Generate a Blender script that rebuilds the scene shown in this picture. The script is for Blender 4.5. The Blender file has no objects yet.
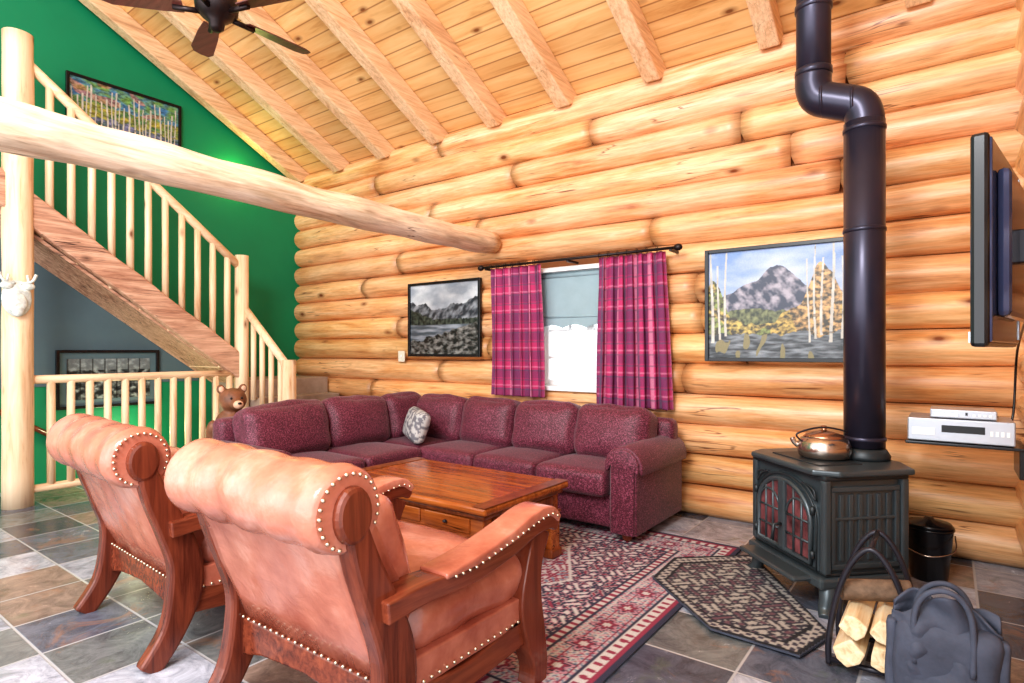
import bpy, bmesh, math, random
from mathutils import Vector, Matrix, Euler, noise
random.seed(7)
C = bpy.context
SC = C.scene
try:
    SC.view_settings.view_transform = 'Standard'
except Exception:
    pass
try:
    SC.view_settings.look = 'Medium High Contrast'
except Exception as ex:
    print('look fail', ex)
def s2l(r, g, b):
    def f(c):
        c /= 255.0
        return c/12.92 if c <= 0.04045 else ((c+0.055)/1.055)**2.4
    return (f(r), f(g), f(b), 1.0)
# ---------------------------------------------------------------- materials
def newmat(name):
    m = bpy.data.materials.new(name); m.use_nodes = True
    nt = m.node_tree; b = nt.nodes['Principled BSDF']
    return m, nt, b
def ramp(nt, fac, stops, interp='LINEAR'):
    r = nt.nodes.new('ShaderNodeValToRGB'); r.color_ramp.interpolation = interp
    el = r.color_ramp.elements
    while len(el) < len(stops): el.new(0.5)
    for e, (p, c) in zip(el, stops):
        e.position = p; e.color = c if len(c) == 4 else (*c, 1)
    nt.links.new(fac, r.inputs[0]); return r.outputs[0]
def mixc(nt, fac, a, b, mode='MIX'):
    n = nt.nodes.new('ShaderNodeMix'); n.data_type = 'RGBA'; n.blend_type = mode
    for s, v in ((0, fac), (6, a), (7, b)):
        if hasattr(v, 'is_linked'): nt.links.new(v, n.inputs[s])
        else: n.inputs[s].default_value = v
    return n.outputs[2]
def mth(nt, op, a, b=None):
    n = nt.nodes.new('ShaderNodeMath'); n.operation = op
    for i, v in enumerate((a, b)):
        if v is None: continue
        if hasattr(v, 'is_linked'): nt.links.new(v, n.inputs[i])
        else: n.inputs[i].default_value = v
    return n.outputs[0]
def coords(nt, scale=(1, 1, 1)):
    t = nt.nodes.new('ShaderNodeTexCoord'); mp = nt.nodes.new('ShaderNodeMapping')
    mp.inputs['Scale'].default_value = scale
    nt.links.new(t.outputs['Object'], mp.inputs['Vector']); return mp.outputs[0]
def noi(nt, vec, scale, detail=4, rough=.6, dist=0):
    n = nt.nodes.new('ShaderNodeTexNoise'); n.inputs['Scale'].default_value = scale
    n.inputs['Detail'].default_value = detail; n.inputs['Roughness'].default_value = rough
    n.inputs['Distortion'].default_value = dist
    nt.links.new(vec, n.inputs['Vector']); return n.outputs['Fac']
def bump(nt, b, h, strength=.3, dist=.01):
    n = nt.nodes.new('ShaderNodeBump'); n.inputs['Strength'].default_value = strength
    n.inputs['Distance'].default_value = dist
    nt.links.new(h, n.inputs['Height']); nt.links.new(n.outputs[0], b.inputs['Normal'])
def plain(name, col, rough=.5, metal=0, var=.12, vs=8, bmp=0):
    m, nt, b = newmat(name); v = coords(nt); f = noi(nt, v, vs)
    lo = tuple(c*(1-var) for c in col[:3]); hi = tuple(min(1, c*(1+var)) for c in col[:3])
    nt.links.new(ramp(nt, f, [(.3, lo), (.7, hi)]), b.inputs['Base Color'])
    b.inputs['Roughness'].default_value = rough; b.inputs['Metallic'].default_value = metal
    if bmp: bump(nt, b, noi(nt, v, vs*6), bmp, .004)
    return m
def wood(name, light, mid, dark, axis='X', scale=1, rough=.45, knots=True, vcol=False, bmp=.15, groove=None, kn=3.2, cracks=0, streak=.6):
    m, nt, b = newmat(name)
    i = 'XYZ'.index(axis); sc = [9*scale]*3; sc[i] = .7*scale
    v = coords(nt, tuple(sc)); f = noi(nt, v, 1.6, 6, .65, .6)
    col = ramp(nt, f, [(.28, dark), (.45, mid), (.68, light)])
    v2 = coords(nt, (1, 1, 1)); f2 = noi(nt, v2, 1.1, 2)
    col = mixc(nt, ramp(nt, f2, [(.4, (0, 0, 0)), (.7, (streak, streak, streak))]), col, light)
    if cracks:
        s4 = [11.0]*3; s4[i] = .55
        fc = noi(nt, coords(nt, tuple(s4)), 1.3, 2, .5, .3)
        dd = mth(nt, 'ABSOLUTE', mth(nt, 'SUBTRACT', fc, .5))
        msk = ramp(nt, noi(nt, coords(nt), 2.1, 2), [(.5, (0, 0, 0)), (.6, (cracks, cracks, cracks))])
        cm = mixc(nt, 1.0, ramp(nt, dd, [(.003, (1, 1, 1)), (.011, (0, 0, 0))]), msk, 'MULTIPLY')
        col = mixc(nt, cm, col, (dark[0]*.3, dark[1]*.24, dark[2]*.24, 1))
        s5 = [60.0]*3; s5[i] = 4
        fg = noi(nt, coords(nt, tuple(s5)), 1, 3, .7)
        col = mixc(nt, 1.0, col, ramp(nt, fg, [(.3, (.76, .7, .64)), (.6, (1.02, 1.02, 1.02))]), 'MULTIPLY')
    if knots:
        s3 = [1.0]*3; s3[i] = .5
        vo = nt.nodes.new('ShaderNodeTexVoronoi'); vo.inputs['Scale'].default_value = kn*scale
        nt.links.new(coords(nt, tuple(s3)), vo.inputs['Vector'])
        k = ramp(nt, vo.outputs['Distance'], [(.04, (1, 1, 1)), (.07, (.55, .55, .55)), (.15, (0, 0, 0))])
        col = mixc(nt, k, col, (dark[0]*.4, dark[1]*.32, dark[2]*.3, 1))
    if vcol:
        a = nt.nodes.new('ShaderNodeVertexColor'); a.layer_name = 'Col'
        col = mixc(nt, 1.0, col, a.outputs[0], 'MULTIPLY')
    if groove:
        ax, w = groove
        t = nt.nodes.new('ShaderNodeTexCoord'); sp = nt.nodes.new('ShaderNodeSeparateXYZ')
        nt.links.new(t.outputs['Object'], sp.inputs[0]); q = mth(nt, 'DIVIDE', sp.outputs['XYZ'.index(ax)], w)
        fr = mth(nt, 'FRACT', q); fl = mth(nt, 'FLOOR', q)
        wn = nt.nodes.new('ShaderNodeTexWhiteNoise'); wn.noise_dimensions = '1D'; nt.links.new(fl, wn.inputs['W'])
        tone = ramp(nt, wn.outputs['Value'], [(0, (.76, .70, .62)), (1, (1.0, 1.0, 1.0))])
        col = mixc(nt, 1.0, col, tone, 'MULTIPLY')
        g = ramp(nt, fr, [(.0, (1, 1, 1)), (.07, (0, 0, 0)), (.94, (0, 0, 0)), (1.0, (1, 1, 1))])
        col = mixc(nt, g, col, (dark[0]*.5, dark[1]*.40, dark[2]*.36, 1))
    nt.links.new(col, b.inputs['Base Color']); b.inputs['Roughness'].default_value = rough
    bump(nt, b, f, bmp, .01)
    return m
def vcolmat(name, rough=.8, emis=0, tex=0):
    m, nt, b = newmat(name); a = nt.nodes.new('ShaderNodeVertexColor'); a.layer_name = 'Col'
    col = a.outputs[0]
    f = noi(nt, coords(nt), 160, 2)
    col = mixc(nt, 1.0, col, ramp(nt, f, [(.3, (.8, .8, .8)), (.7, (1, 1, 1))]), 'MULTIPLY')
    nt.links.new(col, b.inputs['Base Color']); b.inputs['Roughness'].default_value = rough
    if tex: bump(nt, b, f, tex, .004)
    return m
M = {}
LL, LM, LD = s2l(252, 218, 172), s2l(234, 176, 116), s2l(190, 116, 64)
M['log'] = wood('log_wood', LL, LM, LD, 'X', 1, .34, vcol=True, bmp=.35, cracks=.8, kn=3.4)
M['logy'] = wood('log_wood_y', LL, LM, LD, 'Y', 1, .34, vcol=True, bmp=.35, cracks=.8)
M['beam'] = wood('beam_wood', s2l(252, 240, 224), s2l(240, 216, 188), s2l(190, 142, 106), 'Y', 1.3, .45, vcol=True, kn=3.4, cracks=1, bmp=.4, streak=.6)
M['rafter'] = wood('rafter_wood', s2l(248, 216, 180), s2l(236, 192, 150), s2l(200, 144, 104), 'Y', .8, .5, cracks=.35, kn=2.6)
M['ceil'] = wood('ceiling_pine', s2l(250, 212, 156), s2l(238, 188, 126), s2l(206, 144, 84), 'X', 1, .5, groove=('Y', .125), kn=4)
M['pine'] = wood('rail_pine', s2l(250, 224, 192), s2l(238, 200, 158), s2l(200, 146, 104), 'Z', 1.5, .5, kn=3)
M['piney'] = wood('rail_pine_y', s2l(250, 222, 188), s2l(236, 194, 152), s2l(196, 138, 98), 'Y', 1.5, .5, kn=3)
M['string'] = wood('stringer_wood', s2l(232, 190, 162), s2l(190, 138, 112), s2l(98, 58, 42), 'Y', 1.5, .6, cracks=1)
M['red'] = wood('chair_wood', s2l(134, 66, 44), s2l(100, 46, 32), s2l(56, 24, 18), 'Z', 2, .2, knots=False, bmp=.05)
M['redy'] = wood('chair_wood_y', s2l(142, 72, 48), s2l(106, 50, 34), s2l(60, 26, 18), 'Y', 2, .18, knots=False, bmp=.05)
M['table'] = wood('table_wood', s2l(196, 114, 54), s2l(148, 74, 32), s2l(64, 28, 14), 'X', 1.2, .14, kn=2.8, bmp=.05, cracks=.9)
M['tabledk'] = wood('table_wood_z', s2l(150, 80, 40), s2l(110, 52, 26), s2l(60, 26, 14), 'Z', 1.5, .28, knots=False)
M['fire'] = wood('firewood', s2l(245, 228, 198), s2l(230, 198, 152), s2l(186, 136, 94), 'Y', 2, .8)
M['bark'] = plain('bark', s2l(120, 98, 80), .9, var=.4, vs=20, bmp=.6)
M['back'] = plain('chinking', s2l(120, 72, 38), .9)
M['green'] = plain('green_paint', s2l(4, 130, 88), .55, var=.06, vs=2)
M['greyb'] = plain('grey_blue', s2l(84, 104, 112), .7, var=.08, vs=2)
M['black'] = plain('black_metal', s2l(46, 44, 52), .35, .3, vs=3)
M['pipe'] = plain('stove_pipe_black', s2l(60, 57, 72), .3, .5, var=.2, vs=2)
M['iron'] = plain('cast_iron', s2l(80, 88, 92), .32, .4, var=.12, vs=4)
M['irond'] = plain('cast_iron_dark', s2l(52, 57, 60), .42, .3, var=.12, vs=4)
M['steel'] = plain('steel', s2l(205, 188, 175), .2, .95, var=.1)
M['copper'] = plain('copper_lid', s2l(198, 148, 118), .25, .9, var=.1)
M['silver'] = plain('silver_plastic', s2l(190, 194, 202), .3, .5, var=.04)
M['white'] = plain('white_paint', s2l(245, 245, 243), .5, var=.02)
M['shade'] = plain('window_shade', s2l(150, 170, 176), .8, var=.05)
M['brass'] = plain('nail_brass', s2l(225, 205, 180), .25, .9, var=.05)
M['blk'] = plain('black_plastic', s2l(20, 20, 24), .25, 0, var=.1)
M['tvb'] = plain('tv_back_gloss', s2l(66, 74, 104), .15, 0.3, var=.1)
M['tvs'] = plain('tv_screen', s2l(40, 52, 80), .06, 0, var=.1, vs=1)
M['rod'] = plain('rod_metal', s2l(45, 35, 35), .4, .5)
M['canvas'] = plain('canvas_cloth', s2l(70, 74, 88), .8, var=.25, vs=10, bmp=.4)
M['bear'] = plain('carved_bear_brown', s2l(132, 84, 58), .5, var=.35, vs=14, bmp=.5)
M['tan'] = plain('bear_tan', s2l(225, 180, 150), .6, var=.15)
M['orn'] = plain('ornament_white', s2l(215, 218, 210), .6, var=.3, vs=25, bmp=.5)
M['stone'] = plain('landing_stone', s2l(165, 145, 130), .7, var=.2, vs=6)
M['bulb'] = plain('wall_plate', s2l(235, 225, 205), .5, var=.02)
M['fan'] = wood('fan_blade_wood', s2l(120, 66, 58), s2l(88, 46, 42), s2l(50, 26, 24), 'X', 2, .3, knots=False)
M['fanm'] = plain('fan_bronze', s2l(48, 36, 36), .35, .6)
def leather():
    m, nt, b = newmat('leather_tan'); v = coords(nt)
    f = noi(nt, v, 3.5, 5, .6); col = ramp(nt, f, [(.3, s2l(162, 86, 68)), (.52, s2l(196, 120, 98)), (.74, s2l(228, 166, 146))])
    nt.links.new(col, b.inputs['Base Color']); b.inputs['Roughness'].default_value = .25
    b.inputs['Coat Weight'].default_value = .4; b.inputs['Coat Roughness'].default_value = .18
    f2 = noi(nt, v, 12, 6, .6, .8); bump(nt, b, f2, .4, .012); return m
M['leather'] = leather()
def tweed():
    m, nt, b = newmat('sofa_tweed'); v = coords(nt)
    f = noi(nt, coords(nt, (1, 1, 1.0)), 120, 3, .8); f2 = noi(nt, v, 3, 3)
    col = ramp(nt, f, [(.38, s2l(56, 14, 28)), (.52, s2l(106, 34, 54)), (.68, s2l(186, 104, 128))])
    col = mixc(nt, 1.0, col, ramp(nt, f2, [(.3, (.75, .68, .7)), (.7, (1, 1, 1))]), 'MULTIPLY')
    nt.links.new(col, b.inputs['Base Color']); b.inputs['Roughness'].default_value = .55
    b.inputs['Sheen Weight'].default_value = .15
    bump(nt, b, f, .3, .004); return m
M['sofa'] = tweed()
def slate():
    m, nt, b = newmat('slate_tiles'); t = nt.nodes.new('ShaderNodeTexCoord'); sp = nt.nodes.new('ShaderNodeSeparateXYZ')
    nt.links.new(t.outputs['Object'], sp.inputs[0])
    S = .405
    x = mth(nt, 'DIVIDE', mth(nt, 'ADD', sp.outputs[0], 50.1), S); y = mth(nt, 'DIVIDE', mth(nt, 'ADD', sp.outputs[1], 50.2), S)
    cb = nt.nodes.new('ShaderNodeCombineXYZ'); nt.links.new(mth(nt, 'FLOOR', x), cb.inputs[0]); nt.links.new(mth(nt, 'FLOOR', y), cb.inputs[1])
    wn = nt.nodes.new('ShaderNodeTexWhiteNoise'); nt.links.new(cb.outputs[0], wn.inputs['Vector'])
    base = ramp(nt, wn.outputs['Value'], [(0, s2l(70, 74, 86)), (.16, s2l(104, 107, 120)), (.32, s2l(164, 166, 178)), (.46, s2l(120, 122, 122)), (.6, s2l(186, 187, 198)), (.74, s2l(88, 92, 104)), (.88, s2l(148, 126, 114))], 'CONSTANT')
    v = coords(nt); f = noi(nt, v, 6, 9, .75, 1.2)
    col = mixc(nt, 1.0, base, ramp(nt, f, [(.3, (.35, .36, .38)), (.55, (1, 1, 1)), (.75, (1.5, 1.5, 1.5))]), 'MULTIPLY')
    ff = noi(nt, v, 3.3, 6, .75, .8); col = mixc(nt, ramp(nt, ff, [(.56, (0, 0, 0)), (.68, (.55, .55, .55))]), col, s2l(160, 112, 82))
    fo = noi(nt, coords(nt, (1.1, .9, 1)), 4.1, 5, .7); col = mixc(nt, ramp(nt, fo, [(.58, (0, 0, 0)), (.7, (.35, .35, .35))]), col, s2l(96, 112, 84))
    def edge(q):
        fr = mth(nt, 'FRACT', q); return mth(nt, 'MINIMUM', fr, mth(nt, 'SUBTRACT', 1.0, fr))
    e = mth(nt, 'MINIMUM', edge(x), edge(y)); g = ramp(nt, e, [(.010, (1, 1, 1)), (.018, (0, 0, 0))])
    col = mixc(nt, g, col, s2l(180, 177, 178))
    nt.links.new(col, b.inputs['Base Color'])
    nt.links.new(ramp(nt, f, [(.3, (.12, .12, .12)), (.7, (.30, .30, .30))]), b.inputs['Roughness'])
    bump(nt, b, mth(nt, 'SUBTRACT', f, g), .3, .008); return m
M['slate'] = slate()
M['paint'] = vcolmat('printed_picture', .3)
M['rugm'] = vcolmat('woven_rug', .95, tex=.5)
M['plaid'] = vcolmat('plaid_cloth', .8, tex=.2)
M['sglass'] = plain('stove_glass', s2l(120, 70, 72), .08, .2, var=.7, vs=9)
# ---------------------------------------------------------------- mesh helpers
def link(o, parent):
    C.collection.objects.link(o)
    if parent is not None:
        o.parent = parent
        if parent.get('wc'):
            o.matrix_parent_inverse = Matrix.Translation(-Vector(parent.location))
    return o
def group(name, loc=(0, 0, 0), rz=0, wc=False):
    e = bpy.data.objects.new(name, None); e.empty_display_size = .1
    e.location = loc; e.rotation_euler = (0, 0, rz); e['wc'] = wc
    C.collection.objects.link(e); return e
def mk(name, verts, faces, mat, parent=None, smooth=True, cols=None):
    me = bpy.data.meshes.new(name); me.from_pydata([tuple(v) for v in verts], [], faces)
    if cols is not None:
        ca = me.color_attributes.new('Col', 'FLOAT_COLOR', 'POINT')
        flat = []
        for c in cols: flat += [c[0], c[1], c[2], 1.0]
        ca.data.foreach_set('color', flat)
    bm = bmesh.new(); bm.from_mesh(me); bmesh.ops.recalc_face_normals(bm, faces=bm.faces); bm.to_mesh(me); bm.free()
    for p in me.polygons: p.use_smooth = smooth
    me.materials.append(mat); o = bpy.data.objects.new(name, me); return link(o, parent)
def bm_obj(name, bm, mat, parent, smooth):
    me = bpy.data.meshes.new(name); bmesh.ops.recalc_face_normals(bm, faces=bm.faces); bm.to_mesh(me); bm.free()
    for p in me.polygons: p.use_smooth = smooth
    me.materials.append(mat); o = bpy.data.objects.new(name, me); return link(o, parent)
def bev(o, w, seg=2):
    if w > 0:
        m = o.modifiers.new('bevel', 'BEVEL'); m.width = w; m.segments = seg; m.limit_method = 'ANGLE'; m.angle_limit = .6
    return o
def box(name, lo, hi, mat, parent=None, bevel=.008, rot=None):
    c = (Vector(lo)+Vector(hi))/2; s = Vector(hi)-Vector(lo)
    bm = bmesh.new(); bmesh.ops.create_cube(bm, size=1)
    R = Euler(rot).to_matrix() if rot else Matrix.Identity(3)
    for v in bm.verts: v.co = R @ Vector((v.co.x*s.x, v.co.y*s.y, v.co.z*s.z)) + c
    return bev(bm_obj(name, bm, mat, parent, False), bevel)
def cushion(name, lo, hi, mat, parent=None, rr=.05, bulge=(0, 0, 0), rot=None, n=12, wr=0):
    c = (Vector(lo)+Vector(hi))/2; h = (Vector(hi)-Vector(lo))/2; rr = min(rr, min(h)*.98)
    bm = bmesh.new(); bmesh.ops.create_cube(bm, size=2)
    bmesh.ops.subdivide_edges(bm, edges=bm.edges[:], cuts=n, use_grid_fill=True)
    R = Euler(rot).to_matrix() if rot else Matrix.Identity(3)
    for v in bm.verts:
        p = Vector([math.sin(a*math.pi/2) for a in v.co])
        q = Vector((p.x*h.x, p.y*h.y, p.z*h.z))
        inn = Vector([max(-(h[i]-rr), min(h[i]-rr, q[i])) for i in range(3)])
        d = q-inn
        if d.length > 1e-6: q = inn+d.normalized()*rr
        for i in range(3):
            j, k = (i+1) % 3, (i+2) % 3
            q[i] += p[i]*bulge[i]*(1-p[j]**2)*(1-p[k]**2)
        if wr: q += Vector(noise.noise_vector(q*7+c*3))*wr
        v.co = R @ q + c
    return bm_obj(name, bm, mat, parent, True)
def tube(name, pts, r, mat, parent=None, n=12, closed=False, wob=0, seed=0, squash=None):
    pts = [Vector(p) for p in pts]; N = len(pts)
    rs = r if isinstance(r, (list, tuple)) else [r]*N
    verts, faces = [], []; up0 = None
    for i, p in enumerate(pts):
        if closed: t = (pts[(i+1) % N]-pts[i-1])
        else: t = pts[min(i+1, N-1)]-pts[max(i-1, 0)]
        t.normalize()
        if up0 is None:
            up0 = Vector((0, 0, 1)) if abs(t.z) < .9 else Vector((1, 0, 0))
        a = (up0-t*up0.dot(t)).normalized(); up0 = a; b = t.cross(a)
        for k in range(n):
            th = 2*math.pi*k/n; rad = rs[i]
            if wob: rad *= 1+wob*noise.noise(Vector((p.x*2.3+seed, p.y*2.3+math.cos(th), p.z*2.3+math.sin(th))))
            verts.append(p+a*math.cos(th)*rad+b*math.sin(th)*rad)
    M_ = N if closed else N-1
    for i in range(M_):
        j = (i+1) % N
        for k in range(n): faces.append((i*n+k, i*n+(k+1) % n, j*n+(k+1) % n, j*n+k))
    if not closed:
        faces.append(tuple(range(n))); faces.append(tuple((N-1)*n+k for k in range(n)))
    o = mk(name, verts, faces, mat, parent, True)
    if not closed:
        for p in o.data.polygons[-2:]: p.use_smooth = False
    return o
def lathe(name, prof, c, mat, parent=None, n=32):
    verts, faces = [], []
    for r, z in prof:
        for k in range(n):
            th = 2*math.pi*k/n; verts.append((c[0]+r*math.cos(th), c[1]+r*math.sin(th), c[2]+z))
    for i in range(len(prof)-1):
        for k in range(n): faces.append((i*n+k, i*n+(k+1) % n, (i+1)*n+(k+1) % n, (i+1)*n+k))
    faces.append(tuple(range(n))); faces.append(tuple((len(prof)-1)*n+k for k in range(n)))
    return mk(name, verts, faces, mat, parent, True)
def prism(name, poly, axis, lo, hi, mat, parent=None, bevel=.006, smooth=False):
    def mkp(a, b, t):
        return {'x': (t, a, b), 'y': (a, t, b), 'z': (a, b, t)}[axis]
    n = len(poly)
    v = [mkp(a, b, lo) for a, b in poly]+[mkp(a, b, hi) for a, b in poly]
    f = [tuple(range(n)), tuple(range(n, 2*n))]+[(i, (i+1) % n, n+(i+1) % n, n+i) for i in range(n)]
    return bev(mk(name, v, f, mat, parent, smooth), bevel)
def cr(pts, sub=6):
    P = [Vector(p) for p in pts]; out = []
    for i in range(len(P)-1):
        p0 = P[max(i-1, 0)]; p1 = P[i]; p2 = P[i+1]; p3 = P[min(i+2, len(P)-1)]
        for s in range(sub):
            t = s/sub
            out.append(.5*((2*p1)+(p2-p0)*t+(2*p0-5*p1+4*p2-p3)*t*t+(3*p1-p0-3*p2+p3)*t**3))
    out.append(P[-1]); return out
def ribbon(pts, ws, sub=6):
    P = cr([(a, b, w) for (a, b), w in zip(pts, ws)], sub); L, R = [], []
    for i, p in enumerate(P):
        t = P[min(i+1, len(P)-1)]-P[max(i-1, 0)]; t = Vector((t.x, t.y)).normalized(); nrm = Vector((-t.y, t.x))
        L.append((p.x+nrm.x*p.z/2, p.y+nrm.y*p.z/2)); R.append((p.x-nrm.x*p.z/2, p.y-nrm.y*p.z/2))
    return L+R[::-1]
def studs(name, pts, r, mat, parent):
    bm = bmesh.new()
    for p in pts: bmesh.ops.create_icosphere(bm, subdivisions=1, radius=r, matrix=Matrix.Translation(Vector(p)))
    return bm_obj(name, bm, mat, parent, True)
def ell(bm, c, s, rot=None, seg=16):
    R = (Euler(rot).to_matrix().to_4x4() if rot else Matrix.Identity(4))
    bmesh.ops.create_uvsphere(bm, u_segments=seg, v_segments=10, radius=1, matrix=Matrix.Translation(Vector(c)) @ R @ Matrix.Diagonal((*s, 1)))
def grid(name, fn, nu, nv, mat, parent, colfn, smooth=True):
    v, c, f = [], [], []
    for j in range(nv+1):
        for i in range(nu+1):
            u, w = i/nu, j/nv; v.append(fn(u, w)); c.append(colfn(u, w))
    for j in range(nv):
        for i in range(nu):
            a = j*(nu+1)+i; f.append((a, a+1, a+nu+2, a+nu+1))
    return mk(name, v, f, mat, parent, smooth, c)
def N3(x, y, z=0): return noise.noise(Vector((x, y, z)))
def fbm(x, y, z=0): return N3(x, y, z)+.5*N3(2*x, 2*y, z+5)+.25*N3(4*x, 4*y, z+9)
def cl(x): return max(0, min(1, x))
# ---------------------------------------------------------------- layout
WY = 4.55; GX = -6.93; RX = .32
def zc(y): return 3.64+.53*(WY-y)
def logs(name, segs, mat, axis):
    V, F, CO = [], [], []
    for (a, b, off, z, r, seed) in segs:
        L = b-a; nr = max(3, int(L/.10)); n = 20; base = len(V)
        hi = cl((z-1.9)/1.2)
        tn = .80+.22*random.random()+.05*hi; tint = (min(1.06, tn+.05), tn*(.91+.08*random.random()+.03*hi), tn*(.80+.18*random.random()+.12*hi))
        tp = random.choice((-1, 1))*.03
        for i in range(nr+1):
            t = a+L*i/nr; dz = .014*N3(t*.6, seed*3.1); dr = 1+.06*N3(t*1.1, seed*1.7, 4)+tp*(i/nr-.5)
            if i == 0 or i == nr: dr *= .965
            for k in range(n):
                th = 2*math.pi*k/n; rr = r*dr*(1+.03*N3(t*2, math.cos(th)*1.5+seed, math.sin(th)*1.5))
                bow = .025*math.sin(th)**2*(1 if i in (0, nr) else 0)-.008*(1 if i in (0, nr) else 0)
                tt = t+(bow if i == 0 else -bow)
                p = (tt, off+rr*math.cos(th), z+dz+rr*math.sin(th)) if axis == 'X' else (off+rr*math.cos(th), tt, z+dz+rr*math.sin(th))
                V.append(p)
                edge = .68 if (i == 0 or i == nr) else 1
                q = 1+.12*N3(t*.8, seed*5.3, math.sin(th)*.8)
                CO.append((tint[0]*edge*q, tint[1]*edge*q*(.92 if edge < 1 else 1), tint[2]*edge*q*(.85 if edge < 1 else 1)))
        for i in range(nr):
            for k in range(n): F.append((base+i*n+k, base+i*n+(k+1) % n, base+(i+1)*n+(k+1) % n, base+(i+1)*n+k))
        F.append(tuple(base+k for k in range(n))); F.append(tuple(base+nr*n+k for k in range(n)))
    return mk(name, V, F, mat, None, True, CO)
WX0, WX1, WZ0, WZ1 = -3.12, -2.04, .93, 2.05
segs = []
for k in range(15):
    z = .115+.24*k; r = .1205+.003*random.random()
    cuts = [GX-.1]
    x = GX+1.2+2.4*random.random()
    while x < RX-.8:
        cuts.append(x); x += 1.9+1.9*random.random()
    cuts.append(RX+.3)
    for a, b in zip(cuts[:-1], cuts[1:]):
        parts = [(a, b)]
        if WZ0-.05 < z < WZ1+.05:
            parts = []
            if a < WX0: parts.append((a, min(b, WX0)))
            if b > WX1: parts.append((max(a, WX1), b))
        for p, q in parts:
            if q-p > .05: segs.append((p, q, WY+.115, z, r, k+p))
logs('wall_back', segs, M['log'], 'X')
bk = group('wall_back_chinking', (0, WY+.15, 0), wc=True)
y0, y1 = WY+.1, WY+.2
box('c1', (GX-.1, y0, 0), (WX0, y1, 3.62), M['back'], bk, 0); box('c2', (WX1, y0, 0), (RX+.2, y1, 3.62), M['back'], bk, 0)
box('c3', (WX0, y0, 0), (WX1, y1, WZ0), M['back'], bk, 0); box('c4', (WX0, y0, WZ1), (WX1, y1, 3.62), M['back'], bk, 0)
segs = [(1.2, WY+.25, RX+.12, .235+.24*k, .123, 50+k) for k in range(16)]
logs('wall_right', segs, M['logy'], 'Y')
box('wall_right_chinking', (RX+.12, 1.2, 0), (RX+.2, WY+.2, 4.2), M['back'], None, 0)
prism('wall_left', [(-1.5, 0), (WY+.1, 0), (WY+.1, zc(WY+.1)+.02), (-.2, zc(-.2)+.02), (-1.5, zc(-.2)+.02)], 'x', GX-.12, GX, M['green'], None, 0)
prism('wall_stair_grey', [(.2, .95), (3.3, .95), (3.3, 1.25), (1.3, 2.75), (.2, 2.75)], 'x', GX, GX+.012, M['greyb'], None, 0)  # thin grey-blue plate laid over the green wall beneath the stairs
box('floor', (GX-.1, -2.2, -.1), (RX+.4, WY+.15, 0), M['slate'], None, 0)
v = [(GX-.1, -.4, zc(-.4)), (RX+.6, -.4, zc(-.4)), (RX+.6, WY+.3, zc(WY+.3)), (GX-.1, WY+.3, zc(WY+.3))]
v += [(a, b, c+.05) for a, b, c in v]
mk('ceiling', v, [(0, 1, 2, 3), (4, 5, 6, 7), (0, 1, 5, 4), (1, 2, 6, 5), (2, 3, 7, 6), (3, 0, 4, 7)], M['ceil'], None, False)
for i, x in enumerate([-6.78, -5.97, -5.15, -4.33, -3.55, -2.76, -1.92, -1.03, -.15]):
    w = .07; dp = .21
    poly = [(-.4, zc(-.4)), (WY+.08, zc(WY+.08)), (WY+.08, zc(WY+.08)-.05), (WY-.06, zc(WY-.06)-dp), (-.4, zc(-.4)-dp)]
    prism('rafter', poly, 'x', x-w, x+w, M['rafter'], None, .012)
tube('beam_tie_log', [(-3.57+.015*math.sin(y*2), y, 2.34+.015*math.sin(y*1.3)) for y in [-1.5+i*.1 for i in range(61)]], [.128-.0004*i+.004*math.sin(i*.9) for i in range(61)], M['beam'], None, 24, wob=.12)
o = bpy.data.objects['beam_tie_log']; ca = o.data.color_attributes.new('Col', 'FLOAT_COLOR', 'POINT')
for i, vv in enumerate(o.data.vertices):
    q = fbm(vv.co.x*9, vv.co.y*2.2, vv.co.z*9); t = .98 if q < .25 else .74; ca.data[i].color = (t, t*.95, t*.89, 1)
# ---------------------------------------------------------------- window
W = group('window_1', ((WX0+WX1)/2, WY+.1, WZ0), wc=True)
def frame4(pref, x0, x1, z0, z1, ya, yb, t, mat, par):
    box(pref+'_l', (x0, ya, z0), (x0+t, yb, z1), mat, par, .004); box(pref+'_r', (x1-t, ya, z0), (x1, yb, z1), mat, par, .004)
    box(pref+'_b', (x0+t, ya, z0), (x1-t, yb, z0+t), mat, par, .004); box(pref+'_t', (x0+t, ya, z1-t), (x1-t, yb, z1), mat, par, .004)
frame4('jamb', WX0, WX1, WZ0, WZ1, WY-.02, WY+.24, .04, M['white'], W)
frame4('sash', WX0+.042, WX1-.042, WZ0+.042, WZ1-.042, WY+.12, WY+.16, .05, M['white'], W)
xm = (WX0+WX1)/2
box('mullion', (xm-.035, WY+.112, WZ0+.042), (xm+.035, WY+.168, WZ1-.042), M['white'], W, .004)
for zz in (1.23, 1.48): box('muntin', (WX0+.05, WY+.132, zz-.012), (WX1-.05, WY+.148, zz+.012), M['white'], W, 0)
for xx in (WX0+.32, WX1-.32): box('muntin_v', (xx-.012, WY+.134, WZ0+.05), (xx+.012, WY+.146, WZ1-.05), M['white'], W, 0)
sv = [(WX0+.05, 2.01), (WX1-.05, 2.01)]
for i in range(25):
    u = 1-i/24; sv.append((WX0+.05+u*(WX1-WX0-.1), 1.50+.03*abs(math.sin(u*math.pi*4))))
prism('shade', sv, 'y', WY+.04, WY+.046, M['shade'], W, 0)
tube('shade_hem', [(WX0+.05, WY+.038, 1.60), (WX1-.05, WY+.038, 1.60)], .008, M['shade'], W, 8)
tube('shade_roll', [(WX0+.05, WY+.05, 1.98), (WX1-.05, WY+.05, 1.98)], .025, M['shade'], W, 10)
box('ground', (-16, WY+.8, -.6), (8, WY+30, -.5), M['white'], None, 0)
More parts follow.
